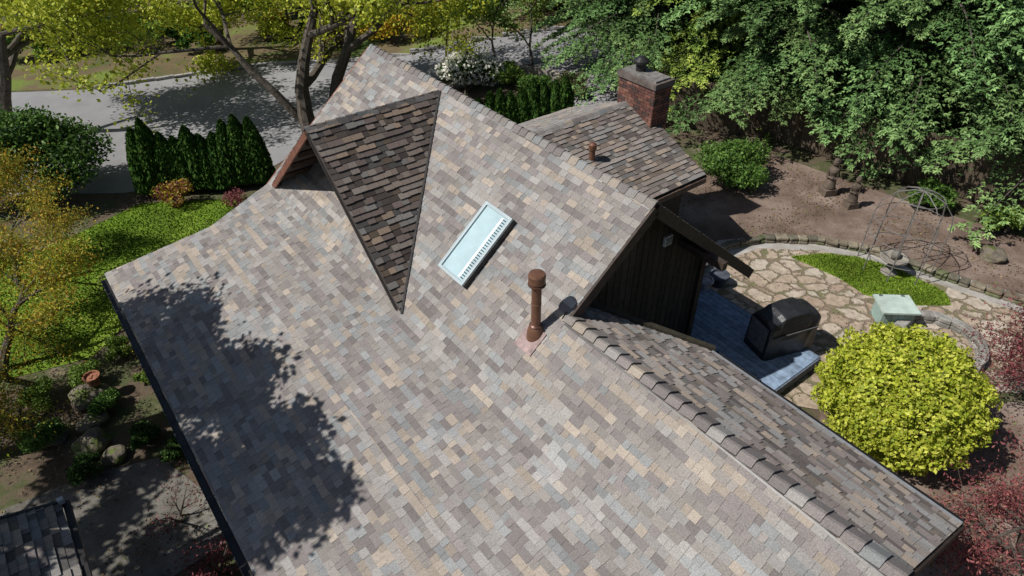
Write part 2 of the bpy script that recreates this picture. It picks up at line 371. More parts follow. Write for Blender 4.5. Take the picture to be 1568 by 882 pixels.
M_soil=mat_ground('soil',[(.3,(.055,.04,.027)),(.45,(.115,.085,.06)),(.55,(.065,.08,.03)),(.7,(.19,.15,.11))],.9,22)
M_mulch=mat_ground('mulch',[(.32,(.08,.057,.042)),(.48,(.17,.12,.095)),(.68,(.31,.24,.2))],.55,40,.6,.03)
M_asph=mat_ground('asphalt',[(.3,(.20,.197,.20)),(.5,(.25,.245,.25)),(.7,(.30,.295,.295))],.35,60,.2,.005,6,.12)
M_lawn=mat_ground('lawn',[(.3,(.06,.11,.012)),(.5,(.13,.21,.02)),(.7,(.23,.31,.04))],.6,30,.5,.03)
M_grav=mat_ground('gravel',[(.3,(.26,.24,.21)),(.5,(.36,.34,.31)),(.7,(.48,.46,.43))],2,55,.8,.02,8,.4)
def mat_flag():
    m,nt,b=nodes('flagstone'); tc=nt.nodes.new('ShaderNodeTexCoord')
    nz=noise(nt,3.0,5,.7); add=nt.nodes.new('ShaderNodeVectorMath'); add.operation='MULTIPLY_ADD'
    add.inputs[1].default_value=(.4,.4,.4); nt.links.new(nz.outputs['Color'],add.inputs[0]); nt.links.new(tc.outputs['Object'],add.inputs[2])
    fl=nt.nodes.new('ShaderNodeVectorMath'); fl.operation='MULTIPLY'; fl.inputs[1].default_value=(1,1.25,0); nt.links.new(add.outputs[0],fl.inputs[0])
    v1=nt.nodes.new('ShaderNodeTexVoronoi'); v1.feature='DISTANCE_TO_EDGE'; v1.inputs['Scale'].default_value=2.1
    v2=nt.nodes.new('ShaderNodeTexVoronoi'); v2.inputs['Scale'].default_value=2.1
    nt.links.new(fl.outputs[0],v1.inputs['Vector']);nt.links.new(fl.outputs[0],v2.inputs['Vector'])
    n2=noise(nt,7,8,.75)
    cr=ramp(nt,v2.outputs['Color'],[(.1,(.33,.25,.185)),(.45,(.40,.325,.25)),(.8,(.45,.39,.32))])
    fn=ramp(nt,n2.outputs[0],[(.3,(.55,.52,.49)),(.7,(1.25,1.25,1.25))])
    c=mixc(nt,cr.outputs[0],fn.outputs[0],1.0,'MULTIPLY')
    n3=noise(nt,1.1,4,.6); wd_=ramp(nt,n3.outputs[0],[(.35,(.0,.0,.0)),(.7,(.08,.08,.08))])
    sub=nt.nodes.new('ShaderNodeMath'); sub.operation='SUBTRACT'; nt.links.new(v1.outputs['Distance'],sub.inputs[0]); nt.links.new(wd_.outputs[0],sub.inputs[1])
    ed=ramp(nt,sub.outputs[0],[(.0,(0,0,0)),(.05,(1,1,1))])
    gn=noise(nt,2.2,4); gc=ramp(nt,gn.outputs[0],[(.4,(.2,.145,.105)),(.6,(.15,.14,.07))])
    c=mixc(nt,gc.outputs[0],c,ed.outputs[0]); nt.links.new(c,b.inputs['Base Color']); b.inputs['Roughness'].default_value=.9
    bump(nt,b,ed.outputs[0],.8,.03); return m
drape('ground',[(-300,-300),(300,-300),(300,300),(-300,300)],0,M_soil)
drape('street',[(-60,20),(-20,20.5),(-13.5,20.7),(-9,22.3),(-6,28),(-2.5,30.3),(.5,29.6),(6,29.5),(14,31),(60,38),(60,44),(14,36),(4,33.6),(-4.3,34),(-12,33),(-19,30),(-60,26)],.012,M_asph)
drape('driveway',[(.9,29.5),(1.4,24.2),(3.2,23.4),(7,24),(9,29.9),(6,29.45)],.02,M_asph)
lp=[(-10.6,12.5),(-9.3,18.4),(-8.6,20.4),(-12.6,20.0),(-14.2,17.5),(-18,15),(-15,10.5)]
drape('lawn',lp,.012,M_lawn)
drape('verge',[(-19,30.2),(-12,33.3),(-4.3,34.3),(4,33.9),(14,36.3),(14,60),(-60,60),(-60,26.2)],.008,mat_ground('verge',[(.35,(.06,.10,.02)),(.5,(.14,.10,.06)),(.65,(.14,.2,.035))],.35,20))
drape('dirt_yard',[(3.6,15.4),(5,19),(8.6,20.5),(11.5,17.6),(14,15.5),(16,12),(11,13.2),(9,15.2),(6.5,15.4),(5.4,14.8)],.008,M_mulch)
drape('garden_soil',[(6.2,9.3),(8,9.4),(11.5,9.6),(12,5),(6,3),(4.2,4.5)],.008,M_mulch)
drape('gravel_path',[(4.2,13.6),(5.6,15.4),(7.2,15.6),(9.0,15.3),(10.6,14.2),(12.5,13.0),(13.5,12.2),(13.2,11.6),(11,12.6),(8,14.4),(5,13.2)],.016,M_grav)
drape('flagstone_patio',[(4.3,12.9),(5.4,14.4),(6.6,15.0),(8.2,14.9),(9.6,14.3),(10.9,13.2),(12.6,11.9),(12.8,9.6),(8.5,9.9),(6.2,9.3),(5.0,9.6),(4.5,10.9)],.024,mat_flag())
gp=[(7.3,14.6),(8.2,14.75),(9.0,14.6),(9.8,14.15),(10.6,13.1),(10.5,12.6),(9.4,12.6),(8.6,13.0),(8.2,13.7)]
drape('grass_patch',gp,.034,M_lawn)
pg=[(-10.6,5),(-7,6),(-4.5,8),(-6.5,8.6),(-7.6,9.4),(-9,8.9),(-10.4,8)]
drape('garden_path',pg,.012,mat_ground('old_path',[(.3,(.09,.08,.065)),(.5,(.16,.15,.13)),(.7,(.23,.215,.19))],1.1,30))
def stone_wall(path,h,w,size,cols):
    mb=MB()
    for i in range(len(path)-1):
        a=Vector((*path[i],0));b=Vector((*path[i+1],0));L=(b-a).length;dr=(b-a).normalized();nn=Vector((-dr.y,dr.x,0));u=0
        while u<L:
            l=size*random.uniform(.7,1.4)
            for r in range(2):
                hh=h/2
                p=a+dr*min(u+l/2,L)+nn*random.uniform(-.02,.02); p.z=gz(p.x)+hh*(r+.5)
                ang=random.uniform(-.15,.15); d2=Matrix.Rotation(ang,3,'Z')@dr
                mb.box(p,d2,Matrix.Rotation(ang,3,'Z')@nn,Z,l-.02,w*random.uniform(.8,1.15),hh*random.uniform(.85,1.0),random.choice(cols))
            u+=l
    return mb
cp=[(4.9,14.2),(5.7,15.0),(6.8,15.35),(8.2,15.3),(9.6,14.75),(10.9,13.65),(12.2,12.7),(13.6,12.1),(15,11.8)]
ob=stone_wall(cp,.2,.22,.28,[(.17,.14,.10),(.21,.18,.13),(.12,.11,.08),(.11,.12,.06)]).obj('stone_garden_wall',M_stone)
bv=ob.modifiers.new('b','BEVEL'); bv.width=.03; bv.segments=2
ob=stone_wall([(9.5+.85*math.cos(a),11.2+.85*math.sin(a)) for a in np.linspace(-1.2,3.9,16)],.26,.2,.3,[(.26,.25,.23),(.2,.19,.17)]).obj('stone_fire_pit',M_stone)
bv=ob.modifiers.new('b','BEVEL'); bv.width=.02; bv.segments=2
stone_wall([(-19,30.1),(-12,33.1),(-4.3,34.1),(4,33.7),(14,36.1)],.14,.18,1.2,[(.3,.29,.28)]).obj('kerb',M_stone)
pa=[(-.6+2.5*math.cos(a),26.9+1.9*math.sin(a)) for a in np.linspace(0,2*math.pi,22)]
stone_wall(pa,.3,.25,.4,[(.3,.27,.24),(.22,.2,.17)]).obj('planting_bed_wall',M_stone)
# ================================================================== foliage
def leaves_mesh(name,Pn,A,B,col,mat):
    n=len(Pn); v=np.empty((n,4,3),dtype=np.float32)
    v[:,0]=Pn-A; v[:,1]=Pn+B-A*.1; v[:,2]=Pn+A; v[:,3]=Pn-B-A*.1
    me=bpy.data.meshes.new(name); me.vertices.add(n*4); me.vertices.foreach_set('co',v.ravel())
    me.loops.add(n*4); me.loops.foreach_set('vertex_index',np.arange(n*4,dtype=np.int32))
    me.polygons.add(n); me.polygons.foreach_set('loop_start',np.arange(0,n*4,4,dtype=np.int32)); me.polygons.foreach_set('loop_total',np.full(n,4,dtype=np.int32))
    me.update(calc_edges=True)
    a=me.attributes.new('col','FLOAT_COLOR','FACE'); c=np.ones((n,4),dtype=np.float32); c[:,:3]=np.clip(col,0,1); a.data.foreach_set('color',c.ravel())
    me.materials.append(mat); return me
def norm(a): return a/np.maximum(np.linalg.norm(a,axis=1,keepdims=True),1e-6)
def rand_leaves(name,Pn,size,cols,mat=None,up=.5,asp=.5,var=.25,out=None):
    n=len(Pn); nr=norm(RNG.normal(size=(n,3))+np.array([0,0,up])+(0 if out is None else out))
    t=norm(np.cross(nr,RNG.normal(size=(n,3)))); b=np.cross(nr,t)
    sz=size*(.6+.8*RNG.random((n,1)))
    cols=np.array(cols); base=cols[RNG.integers(0,len(cols),n)]*(1-var+2*var*RNG.random((n,1)))
    return leaves_mesh(name,Pn,t*sz*.5,b*sz*.5*asp,base,mat or M_leaf)
def blob_points(centres,radii,n,shell=.5):
    centres=np.array(centres,dtype=float); radii=np.array(radii,dtype=float)
    w=radii.prod(1)**(2/3); idx=RNG.choice(len(centres),n,p=w/w.sum())
    d=norm(RNG.normal(size=(n,3))); r=(shell+(1-shell)*RNG.random((n,1)))**.7
    r*= .85+.3*RNG.random((n,1))
    return centres[idx]+d*r*radii[idx],d
def shrub(name,c,r,n,size,cols,lumps=14,asp=.5,trunk=True,flowers=None,mat=None):
    rx,ry,rz=r; g0=gz(c[0])
    em=empty(name)
    cs=[];rr=[]
    for i in range(lumps):
        th=random.uniform(0,6.283);ph=random.uniform(-.3,1.0); q_=random.uniform(.45,.8)
        cs.append((c[0]+rx*q_*math.cos(th)*math.cos(ph*1.3),c[1]+ry*q_*math.sin(th)*math.cos(ph*1.3),g0+rz*(.75+.75*math.sin(ph)*q_)));k=random.uniform(.3,.5)
        rr.append((rx*k,ry*k,rz*k))
    Pn,d=blob_points(cs,rr,n,.3); Pn=Pn[Pn[:,2]>g0+.02]
    me=rand_leaves(name+'_leaves',Pn,size,cols,asp=asp,mat=mat); link(bpy.data.objects.new('foliage',me),em)
    if flowers:
        Pn,d=blob_points(cs,[tuple(x*1.12 for x in q_) for q_ in rr],flowers[0],.95); Pn=Pn[Pn[:,2]>g0+rz*.4]
        link(bpy.data.objects.new('blossoms',rand_leaves(name+'_b',Pn,flowers[1],[flowers[2]],asp=.9,up=1)),em)
    if trunk:
        mb=MB()
        for i in range(6):
            e=cs[i%len(cs)]; mb.tube([(c[0]+random.uniform(-.1,.1),c[1]+random.uniform(-.1,.1),g0-.05),((c[0]+e[0])/2,(c[1]+e[1])/2,(g0+e[2])/2+.05),e],[.035,.025,.01],6)
        mb.obj('stems',M_bark,em)
    return em
class Tree:
    def __init__(s): s.mb=MB(); s.tips=[]
    def grow(s,p,d,L,r,depth,spread=.6,up=.15,nseg=5,kids=3):
        p=Vector(p);d=Vector(d).normalized();pts=[p.copy()];rs=[r]
        for i in range(nseg):
            d=(d+Vector((random.gauss(0,.12),random.gauss(0,.12),random.gauss(0,.08)+up*.15))).normalized()
            p=p+d*(L/nseg);pts.append(p.copy());rs.append(r*(1-.55*(i+1)/nseg))
            if depth<=1: s.tips.append(tuple(p))
        s.mb.tube(pts,rs,8 if depth>1 else 5,(.5,.5,.5))
        if depth>0:
            for k in range(kids+(1 if depth>1 else 0)):
                j=random.randint(max(1,nseg-3),nseg) if k else nseg
                a=Vector((random.gauss(0,1),random.gauss(0,1),random.gauss(0,.5)+up))
                a=(a-d*a.dot(d)).normalized(); nd=(d*(1-spread*.5)+a*spread).normalized()
                s.grow(pts[j],nd,L*random.uniform(.55,.8),rs[j]*.7,depth-1,spread,up,nseg,kids)
        return pts
def decid(name,stems,n,size,cols,clump=.35,asp=.55,depth=3,kids=3,spread=.7,up=.2,var=.25,seed=None,mat=None):
    if seed is not None: random.seed(seed)
    em=empty(name); T=Tree()
    for (p,d,L,r) in stems: T.grow(p,d,L,r,depth,spread,up,5,kids)
    T.mb.obj('trunk_and_limbs',M_bark,em)
    if n:
        tips=np.array(T.tips)
        idx=RNG.integers(0,len(tips),n); Pn=tips[idx]+RNG.normal(size=(n,3))*clump*np.array([1,1,.6])*(.5+.5*RNG.random((len(tips),1)))[idx]
        link(bpy.data.objects.new('foliage',rand_leaves(name+'_l',Pn,size,cols,asp=asp,var=var,mat=mat)),em)
    return em
def crown_tree(name,base,centres,n,size,cols,rad=.7):
    em=empty(name); mb=MB(); b=Vector(base); cen=sum((Vector(c) for c in centres),Vector())/len(centres)
    fork=Vector((b.x*.7+cen.x*.3,b.y*.7+cen.y*.3,b.z+(cen.z-b.z)*.55))
    mb.tube([b,(b+fork)/2+Vector((.1,-.05,0)),fork],[.24,.2,.16],10)
    Pn=[]
    for c in centres:
        c=Vector(c); m=(fork+c)/2+Vector((random.gauss(0,.15),random.gauss(0,.15),.25)); mb.tube([fork,m,c],[.1,.06,.02],6)
        k=int(n/len(centres)); r=rad*random.uniform(.75,1.2)
        for j in range(5):
            o=Vector((random.gauss(0,1),random.gauss(0,1),random.gauss(0,.6))).normalized()*r*.6; mb.tube([c,c+o],[.02,.006],4)
            Pn.append(np.array(c+o)+RNG.normal(size=(k//5,3))*r*.42*np.array([1,1,.7]))
    mb.obj('trunk_and_limbs',M_bark,em); Pn=np.concatenate(Pn)
    link(bpy.data.objects.new('foliage',rand_leaves(name+'_l',Pn,size,cols,asp=.75)),em)
def conifer_mesh(H,R,nb,nsp,seed,z0,cols):
    rg=np.random.default_rng(seed); Ps=[];As=[];Bs=[];Cs=[];cols=np.array(cols); mb=MB()
    mb.tube([(0,0,-.3),(0,0,H*.35),(0.1,0.05,H*.7),(0,0,H)],[.38,.28,.15,.02],10)
    for i in range(nb):
        f=(i+rg.random())/nb; z=z0+(H-z0)*f**1.05; L=R*(1-f*.82)**.8*(.5+.7*rg.random()); az=rg.random()*6.283
        bt=.65+.7*rg.random(); warm=rg.random()
        o=np.array([math.cos(az),math.sin(az),0]); l=np.array([-o[1],o[0],0])
        rise=.25 if f>.5 else .12
        def cv(x): return o*(L*x)[:,None]+np.array([0,0,1])*(z+L*(rise*x-.45*x**2))[:,None]
        xs=np.linspace(0,1,6); pts=cv(xs); mb.tube([tuple(p) for p in pts],[.05*(1-x*.9)*(1-f*.6) for x in xs],5,cap=False)
        nbr=20; per=nsp//nbr
        for j in range(nbr):
            x0=.12+.88*(j+rg.random()*.8)/nbr; sd=1 if j%2 else -1
            p0=cv(np.array([x0]))[0]; bl=.38*L*(1.06-x0)**.7*(.6+.6*rg.random())+.1
            bd=o*.85+l*sd*.8+np.array([0,0,-.12]); bd/=np.linalg.norm(bd)
            sp=np.cross(bd,[0,0,1.0]); u=rg.random(per); lat=rg.normal(size=per)*.16*bl*(1.1-u)
            p=p0+bd*(u*bl)[:,None]+sp[None]*lat[:,None]+np.array([0,0,-1])*(.28*bl*u**2+.10*bl*rg.random(per))[:,None]+rg.normal(size=(per,3))*.02
            dr=norm(bd[None]*.9+sp[None]*np.sign(lat)[:,None]*.7+np.array([0,0,-.35])[None]+rg.normal(size=(per,3))*.3)
            nn=norm(np.array([0,0,1.0])[None]+rg.normal(size=(per,3))*.45); b=norm(np.cross(nn,dr))
            for k in range(2):
                ang=(k-.5)*.9; d2=dr*math.cos(ang)+b*math.sin(ang); b2=b*math.cos(ang)-dr*math.sin(ang)
                ln=(.04+.045*rg.random((per,1))); Ps.append(p+d2*ln); As.append(d2*ln); Bs.append(b2*.024)
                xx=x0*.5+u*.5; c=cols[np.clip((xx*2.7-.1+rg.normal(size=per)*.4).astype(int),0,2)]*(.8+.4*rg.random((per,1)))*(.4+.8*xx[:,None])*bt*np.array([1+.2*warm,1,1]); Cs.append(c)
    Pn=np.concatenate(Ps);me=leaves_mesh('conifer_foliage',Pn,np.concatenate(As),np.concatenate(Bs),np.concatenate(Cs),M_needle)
    tr=bpy.data.meshes.new('conifer_trunk'); tr.from_pydata(mb.v,[],mb.f); tr.materials.append(M_bark); return me,tr
CC=((.06,.12,.04),(.105,.20,.065),(.17,.285,.105))
CM=[conifer_mesh(15,4.6,230,720,s,1.9,CC) for s in (1,2)]
CM.append(conifer_mesh(12,3.8,170,720,5,1.4,((.08,.15,.03),(.15,.25,.045),(.26,.36,.08))))
def conifer(k,x,y,sc=1,rot=0):
    em=empty('conifer_tree'); em.location=(x,y,gz(x)); em.scale=(sc,)*3; em.rotation_euler=(0,0,rot)
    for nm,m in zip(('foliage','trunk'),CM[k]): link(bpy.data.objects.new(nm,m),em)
for a in ((0,9.0,22.9,.95,0),(1,12.6,20.8,1,1),(0,16.3,17.8,1,2),(0,5.6,27.0,.95,3),(2,7.4,24.9,.9,1.9),(1,9.8,28,1,4),(0,14.8,24.5,1.1,5),(2,18.5,21.5,1.1,.5),(1,12.6,28.5,1.1,1.5),
          (0,18.5,29,1.2,2.5),(1,7.5,38,1.1,4),(1,20,16,1,4.4),(0,3.2,36.5,1,2.2)):
    conifer(*a)
DG=[(.035,.08,.018),(.055,.12,.025),(.08,.15,.03)]
MG=[(.07,.145,.03),(.10,.195,.035),(.15,.26,.05)]
YG=[(.42,.46,.04),(.52,.54,.06),(.32,.39,.04)]
LG=[(.17,.26,.045),(.24,.34,.06),(.12,.2,.035)]
RD=[(.22,.06,.065),(.30,.09,.095),(.13,.035,.04)]
OR=[(.42,.33,.03),(.52,.40,.045),(.28,.27,.03),(.44,.24,.04)]
def hedge(name,p0,p1,n,h,r):
    em=empty(name); Pn=[];out=[]
    for i in range(n):
        f=i/(n-1); x=p0[0]+(p1[0]-p0[0])*f+random.uniform(-.05,.05);y=p0[1]+(p1[1]-p0[1])*f; hh=h*random.uniform(.82,1.12); m=int(9000*h*r/1.0)
        zz=RNG.random(m)**.9; th=RNG.random(m)*6.283; rad=r*np.clip(np.minimum(zz*7,1)*(1-zz**2.2)**.75,0,1)*(.72+.42*RNG.random(m)**2)*(1+.15*np.sin(th*3+i))
        Pn.append(np.stack([x+rad*np.cos(th),y+rad*np.sin(th),gz(x)+zz*hh],1)); out.append(np.stack([np.cos(th),np.sin(th),.4+0*th],1))
    Pn=np.concatenate(Pn);out=np.concatenate(out)
    n_=len(Pn);nr=norm(out+RNG.normal(size=(n_,3))*.5);t=norm(np.array([0,0,1.0])+RNG.normal(size=(n_,3))*.35);b=norm(np.cross(nr,t))
    c=np.array(DG)[RNG.integers(0,3,n_)]*(.5+.7*RNG.random((n_,1)))
    link(bpy.data.objects.new('foliage',leaves_mesh(name,Pn,t*.09,b*.035,c,M_needle)),em)
    mb=MB()
    for i in range(n):
        f=i/(n-1); x=p0[0]+(p1[0]-p0[0])*f;y=p0[1]+(p1[1]-p0[1])*f; mb.tube([(x,y,gz(x)-.1),(x,y,gz(x)+h*.8)],[.06,.02],6)
    mb.obj('stems',M_bark,em)
hedge('arborvitae_hedge',(-12.5,20.7),(-8.9,21.4),10,2.4,.48)
hedge('arborvitae_hedge',(-1.2,23.2),(1.9,23.6),9,1.6,.34)
# golden bush
em=empty('golden_round_bush'); c=np.array([7.15,8.67,1.15]); n=36000
d=norm(RNG.normal(size=(n,3))); 
kc=norm(RNG.normal(size=(300,3))); kr=.86+.2*RNG.random(300)
near=np.argmax(d@kc.T,axis=1); dot=np.take_along_axis(d@kc.T,near[:,None],1)[:,0]
lump=kr[near]-np.clip((1-dot)*6,0,.14)
r=(lump*(.80+.23*RNG.random(n)**.6))[:,None]; Pn=c+d*r*np.array([1.47,1.44,1.2]); 
link(bpy.data.objects.new('foliage',rand_leaves('gb',Pn,.08,[(.50,.53,.055),(.60,.61,.10),(.40,.45,.045),(.28,.35,.03)],up=.3,asp=.6,var=.25,out=d*.8)),em)
mb=MB()
for i in range(9):
    a=i*.7; mb.tube([(7.15,8.67,-.05),(7.15+.5*math.cos(a),8.67+.5*math.sin(a),.6),(7.15+1.0*math.cos(a),8.67+1.0*math.sin(a),1.2)],[.05,.03,.01],6)
mb.obj('stems',M_bark,em)
shrub('rhododendron_shrub',(-15.8,20.2),(2.3,2.0,2.0),24000,.15,MG+DG,20)
shrub('rhododendron_shrub',(6.7,18.6),(1.2,1.0,.85),9000,.10,MG,14)
shrub('fern_shrub',(12.2,17.2),(.8,.7,.5),3000,.12,MG,9); shrub('fern_shrub',(13.6,15.8),(.7,.7,.4),2500,.12,LG,9)
shrub('flowering_rhododendron',(-2.0,27.6),(1.4,1.1,1.0),8000,.14,DG,12,flowers=(3400,.13,(.85,.83,.74)))
shrub('azalea_shrub',(-.1,27.6),(.9,.8,.6),4000,.12,LG,9); shrub('azalea_shrub',(1.0,26.2),(.8,.7,.5),3000,.12,MG,9)
shrub('azalea_shrub',(2.3,25.6),(.7,.8,.6),3000,.1,[(.2,.2,.08),(.12,.14,.05)],9)
for (x,y,r,cc) in ((-10.9,10.9,.5,LG),(-10.3,9.7,.5,MG),(-8.9,8.9,.45,DG),(-8.1,9.8,.42,DG),(-7.7,10.6,.4,MG),(-10.2,11.6,.5,LG),(-9.3,10.7,.4,MG),(-7.3,9.4,.35,DG),(-12,9.4,.6,MG),(-8.8,11.6,.3,LG),(-9.9,12.6,.4,LG),(-8.3,12.9,.3,MG)):
    shrub('garden_shrub',(x,y),(r,r,r*.8),3500,.06,cc,9)
shrub('red_leaf_shrub',(-11.2,20.0),(.7,.6,.6),1500,.09,RD+OR,9); shrub('red_leaf_shrub',(-9.1,19.6),(.6,.5,.5),900,.07,RD,9); shrub('red_leaf_shrub',(-5.3,6.6),(.8,.8,.6),1200,.06,RD,9)
# deciduous trees
decid('bigleaf_maple_tree',[((-8.0,25.2,-1.7),(-.12,.0,1),5.0,.34),((-7.2,26.0,-1.7),(.08,.1,1),5.4,.3),((-7.9,25.8,-1.7),(-.75,-.1,.75),5.5,.2)],26000,.14,YG,.42,.7,3,3,.75,.1,seed=3)
decid('bigleaf_maple_tree',[((-20,25.0,-1.7),(.3,-.1,1),4.6,.3)],20000,.15,YG,.5,.7,3,3,.8,.05,seed=4)
decid('bigleaf_maple_tree',[((-15,35.5,-1.7),(.1,-.1,1),4.2,.25)],12000,.17,YG,.5,.7,3,3,.75,.1,seed=6)
decid('japanese_maple_tree',[((-12.6,12.0,-1.7),(.25,.05,1),1.9,.13),((-12.4,11.8,-1.7),(.5,-.2,1),1.8,.1)],26000,.075,OR+YG[:1]+LG[:1],.25,.4,3,3,.75,-.02,seed=8)
decid('japanese_maple_tree',[((-14.0,15.4,-1.7),(.1,.0,1),1.8,.1)],16000,.075,OR+LG[:1],.26,.4,3,3,.8,-.02,seed=9)
decid('red_japanese_maple_tree',[((8.2,5.9,-.1),(-.12,.05,1),1.3,.09),((8.3,6.0,-.1),(.3,.3,1),1.3,.08)],13000,.06,RD+[(.38,.14,.12)],.22,.35,3,3,.85,-.02,seed=10)
decid('red_japanese_maple_tree',[((10.5,8.6,-.1),(-.1,.1,1),1.3,.08)],7000,.065,RD,.22,.35,3,3,.8,0,seed=11)
# maples standing left of the house; they shade the eave side of the roof and the side garden
random.seed(21)
def crown_pts(s0,s1,n,ta,tb,kk):
    out=[]
    for i in range(n):
        s=s0+(s1-s0)*(i+.5)/n; t=random.uniform(ta,tb); k=kk+random.uniform(-.5,.5)
        b=W(s,t,.9-.33*t*.9) if t<.3 else W(s,t,-1.5); out.append((b.x-.951*k,b.y-.308*k,b.z+1.19*k))
    return out
crown_tree('maple_tree',(-11.5,5.2,-1.7),crown_pts(6.8,10.2,13,-1.75,.3,4.2),14000,.16,LG,.62)
crown_tree('maple_tree',(-13.6,9.0,-1.7),crown_pts(10.2,13.8,13,-1.75,.3,4.2),14000,.16,LG,.62)
crown_tree('maple_tree',(-13.4,3.8,-1.7),crown_pts(7.5,13.5,10,.6,3.2,5.6),7000,.16,LG,.5)
decid('bare_twiggy_shrub',[((-9.0,12.2,-1.6),(.1,0,1),.7,.03),((-8.9,12.3,-1.6),(-.4,.2,1),.7,.03)],300,.05,OR,.1,.5,3,3,.7,.1,seed=31)
decid('bare_twiggy_shrub',[((-6.6,7.9,-1.6),(.1,0,1),.6,.03),((-6.5,7.8,-1.6),(-.4,-.4,1),.7,.03)],500,.05,RD,.1,.5,3,3,.7,.1,seed=32)
for (x,y,cc) in ((-.7,28.8,LG),(.9,28.9,LG),(-2.9,29.4,YG)):
    decid('young_street_tree',[((x,y,gz(x)-.1),(0,0,1),2.6,.07)],3000,.13,cc,.35,.6,2,4,.6,.2)
rs=random.Random(5)
for i in range(12):
    x=-33+i*3.2+rs.uniform(-1,1); y=38.5+rs.uniform(-1.5,4.5); cc=rs.choice([LG,YG,MG,LG,MG])
    decid('woodland_tree',[((x,y,gz(x)-.1),(rs.uniform(-.1,.1),rs.uniform(-.1,.1),1),3.4,.2)],7000,.22,cc,.6,.7,2,4,.8,.0,mat=M_far)
for i in range(36):
    x=-34+i*1.2+rs.uniform(-.7,.7); y=35.0+rs.uniform(0,5)+ (1.0 if x>0 else 0); k=rs.uniform(.6,1.2)
    if x<-20: y-=2.5
    shrub('roadside_shrub',(x,y),(1.3*k,1.2*k,.9*k),2200,.16,rs.choice([LG,MG,DG,MG,OR,RD,YG,DG]),9,trunk=False,mat=M_far)
def inside(p,poly):
    n=len(p); ins=np.zeros(n,bool); j=len(poly)-1
    for i in range(len(poly)):
        xi,yi=poly[i];xj,yj=poly[j]; c=((yi>p[:,1])!=(yj>p[:,1]))&(p[:,0]<(xj-xi)*(p[:,1]-yi)/(yj-yi+1e-9)+xi); ins^=c; j=i
    return ins
def blades(name,poly,n,h,cols):
    xs=np.array(poly); mn=xs.min(0);mx=xs.max(0); p=mn+RNG.random((n,2))*(mx-mn)
    p=p[inside(p,poly)]; z=np.array([gz(x) for x in p[:,0]]); n=len(p)
    Pn=np.stack([p[:,0],p[:,1],z+h*.5],1); A=norm(np.array([0,0,1.0])+RNG.normal(size=(n,3))*.35)*h*.6; B=norm(np.cross(A,RNG.normal(size=(n,3))))*.012
    pt=(.75+.35*np.sin(p[:,0]*2.1+np.sin(p[:,1]*1.7))*np.sin(p[:,1]*1.9))[:,None]
    c=np.array(cols)[RNG.integers(0,len(cols),n)]*(.7+.6*RNG.random((n,1)))*pt
    link(bpy.data.objects.new(name,leaves_mesh(name,Pn,A,B*1.3,c,M_needle)))
blades('lawn_grass',lp,50000,.06,[(.15,.26,.02),(.25,.36,.035),(.1,.19,.015)])
blades('patio_grass',gp,14000,.08,[(.17,.28,.03),(.27,.38,.05)])
def litter(name,poly,n,size,cols,off=.03):
    xs=np.array(poly); mn=xs.min(0);mx=xs.max(0); p=mn+RNG.random((n,2))*(mx-mn); p=p[inside(p,poly)]
    cl=RNG.random(len(p))<.5+.5*np.sin(p[:,0]*1.7+np.sin(p[:,1]*1.3)*2); p=p[cl]
    Pn=np.stack([p[:,0],p[:,1],np.array([gz(x) for x in p[:,0]])+off],1)
    link(bpy.data.objects.new(name,rand_leaves(name,Pn,size,cols,mat=M_needle,up=3,asp=.6,var=.4)))
LT=[(.2,.13,.07),(.12,.08,.05),(.26,.19,.11),(.07,.05,.035),(.14,.16,.05)]
litter('leaf_litter',[(-16,4),(-5,6),(-6.5,12),(-9.5,18.5),(-11,20),(-13,12)],14000,.055,LT)
litter('leaf_litter',[(3.6,15.6),(5,19),(8.6,20.5),(12,18),(15,14),(13,12.6),(9,15.6)],11000,.05,LT)
litter('leaf_litter',[(6.2,9),(11.5,9.2),(12,5),(6,3),(4.2,4.5)],7000,.05,LT+[(.3,.1,.1)])
litter('leaf_litter',[(4.3,12.9),(6.6,15.0),(8.2,14.9),(12.6,11.9),(12.8,9.6),(5.0,9.6)],1500,.04,LT,.045)
def rock(x,y,r,col,name='mossy_boulder'):
    bm=bmesh.new(); bmesh.ops.create_icosphere(bm,subdivisions=3,radius=r); o=Vector((x*3.1,y*1.7,r))
    from mathutils import noise as nz
    for v in bm.verts: v.co*=1+.45*nz.noise(v.co/r*.9+o)+.12*nz.noise(v.co/r*3+o); v.co.z*=.7
    for v in bm.verts: v.co+=Vector((x,y,gz(x)+r*.3))
    me=bpy.data.meshes.new(name); bm.to_mesh(me);bm.free(); me.materials.append(col); link(bpy.data.objects.new(name,me))
M_rock=mat_ground('mossy_rock',[(.35,(.10,.09,.07)),(.5,(.17,.145,.11)),(.6,(.09,.12,.03)),(.7,(.15,.19,.04))],3,20,.6,.02)
for a in ((-9.9,11.1,.42),(-9.5,10.3,.3),(-9.2,9.7,.35),(-10.2,9.9,.3),(-8.6,9.4,.25),(12.6,14.6,.3),(5.1,14.6,.2)): rock(*a,M_rock)
# ================================================================== yard objects
deck=empty('wooden_deck'); mb=MB(); t=-6.3
while t>-11.6:
    s0=4.38; s1=6.44 if t>-9.85 else 8.4
    cc=random.uniform(.85,1.15); mb.box(W((s0+s1)/2,t-.07,.28),D,E,Z,s1-s0,.128,.04,(.21*cc,.28*cc,.38*cc)); t-=.14
mb.beam(W(4.36,-6.3,.18),W(4.36,-11.62,.18),.04,.2,Z,(.1,.12,.15)); mb.beam(W(4.36,-11.64,.18),W(8.4,-11.64,.18),.04,.2,Z,(.1,.12,.15))
for s in (4.5,6,8): 
    for t in (-7,-9,-11.4): mb.box(W(s,t,.1),D,E,Z,.1,.1,.3,(.08,.08,.08))
mb.obj('boards',M_wood,deck)
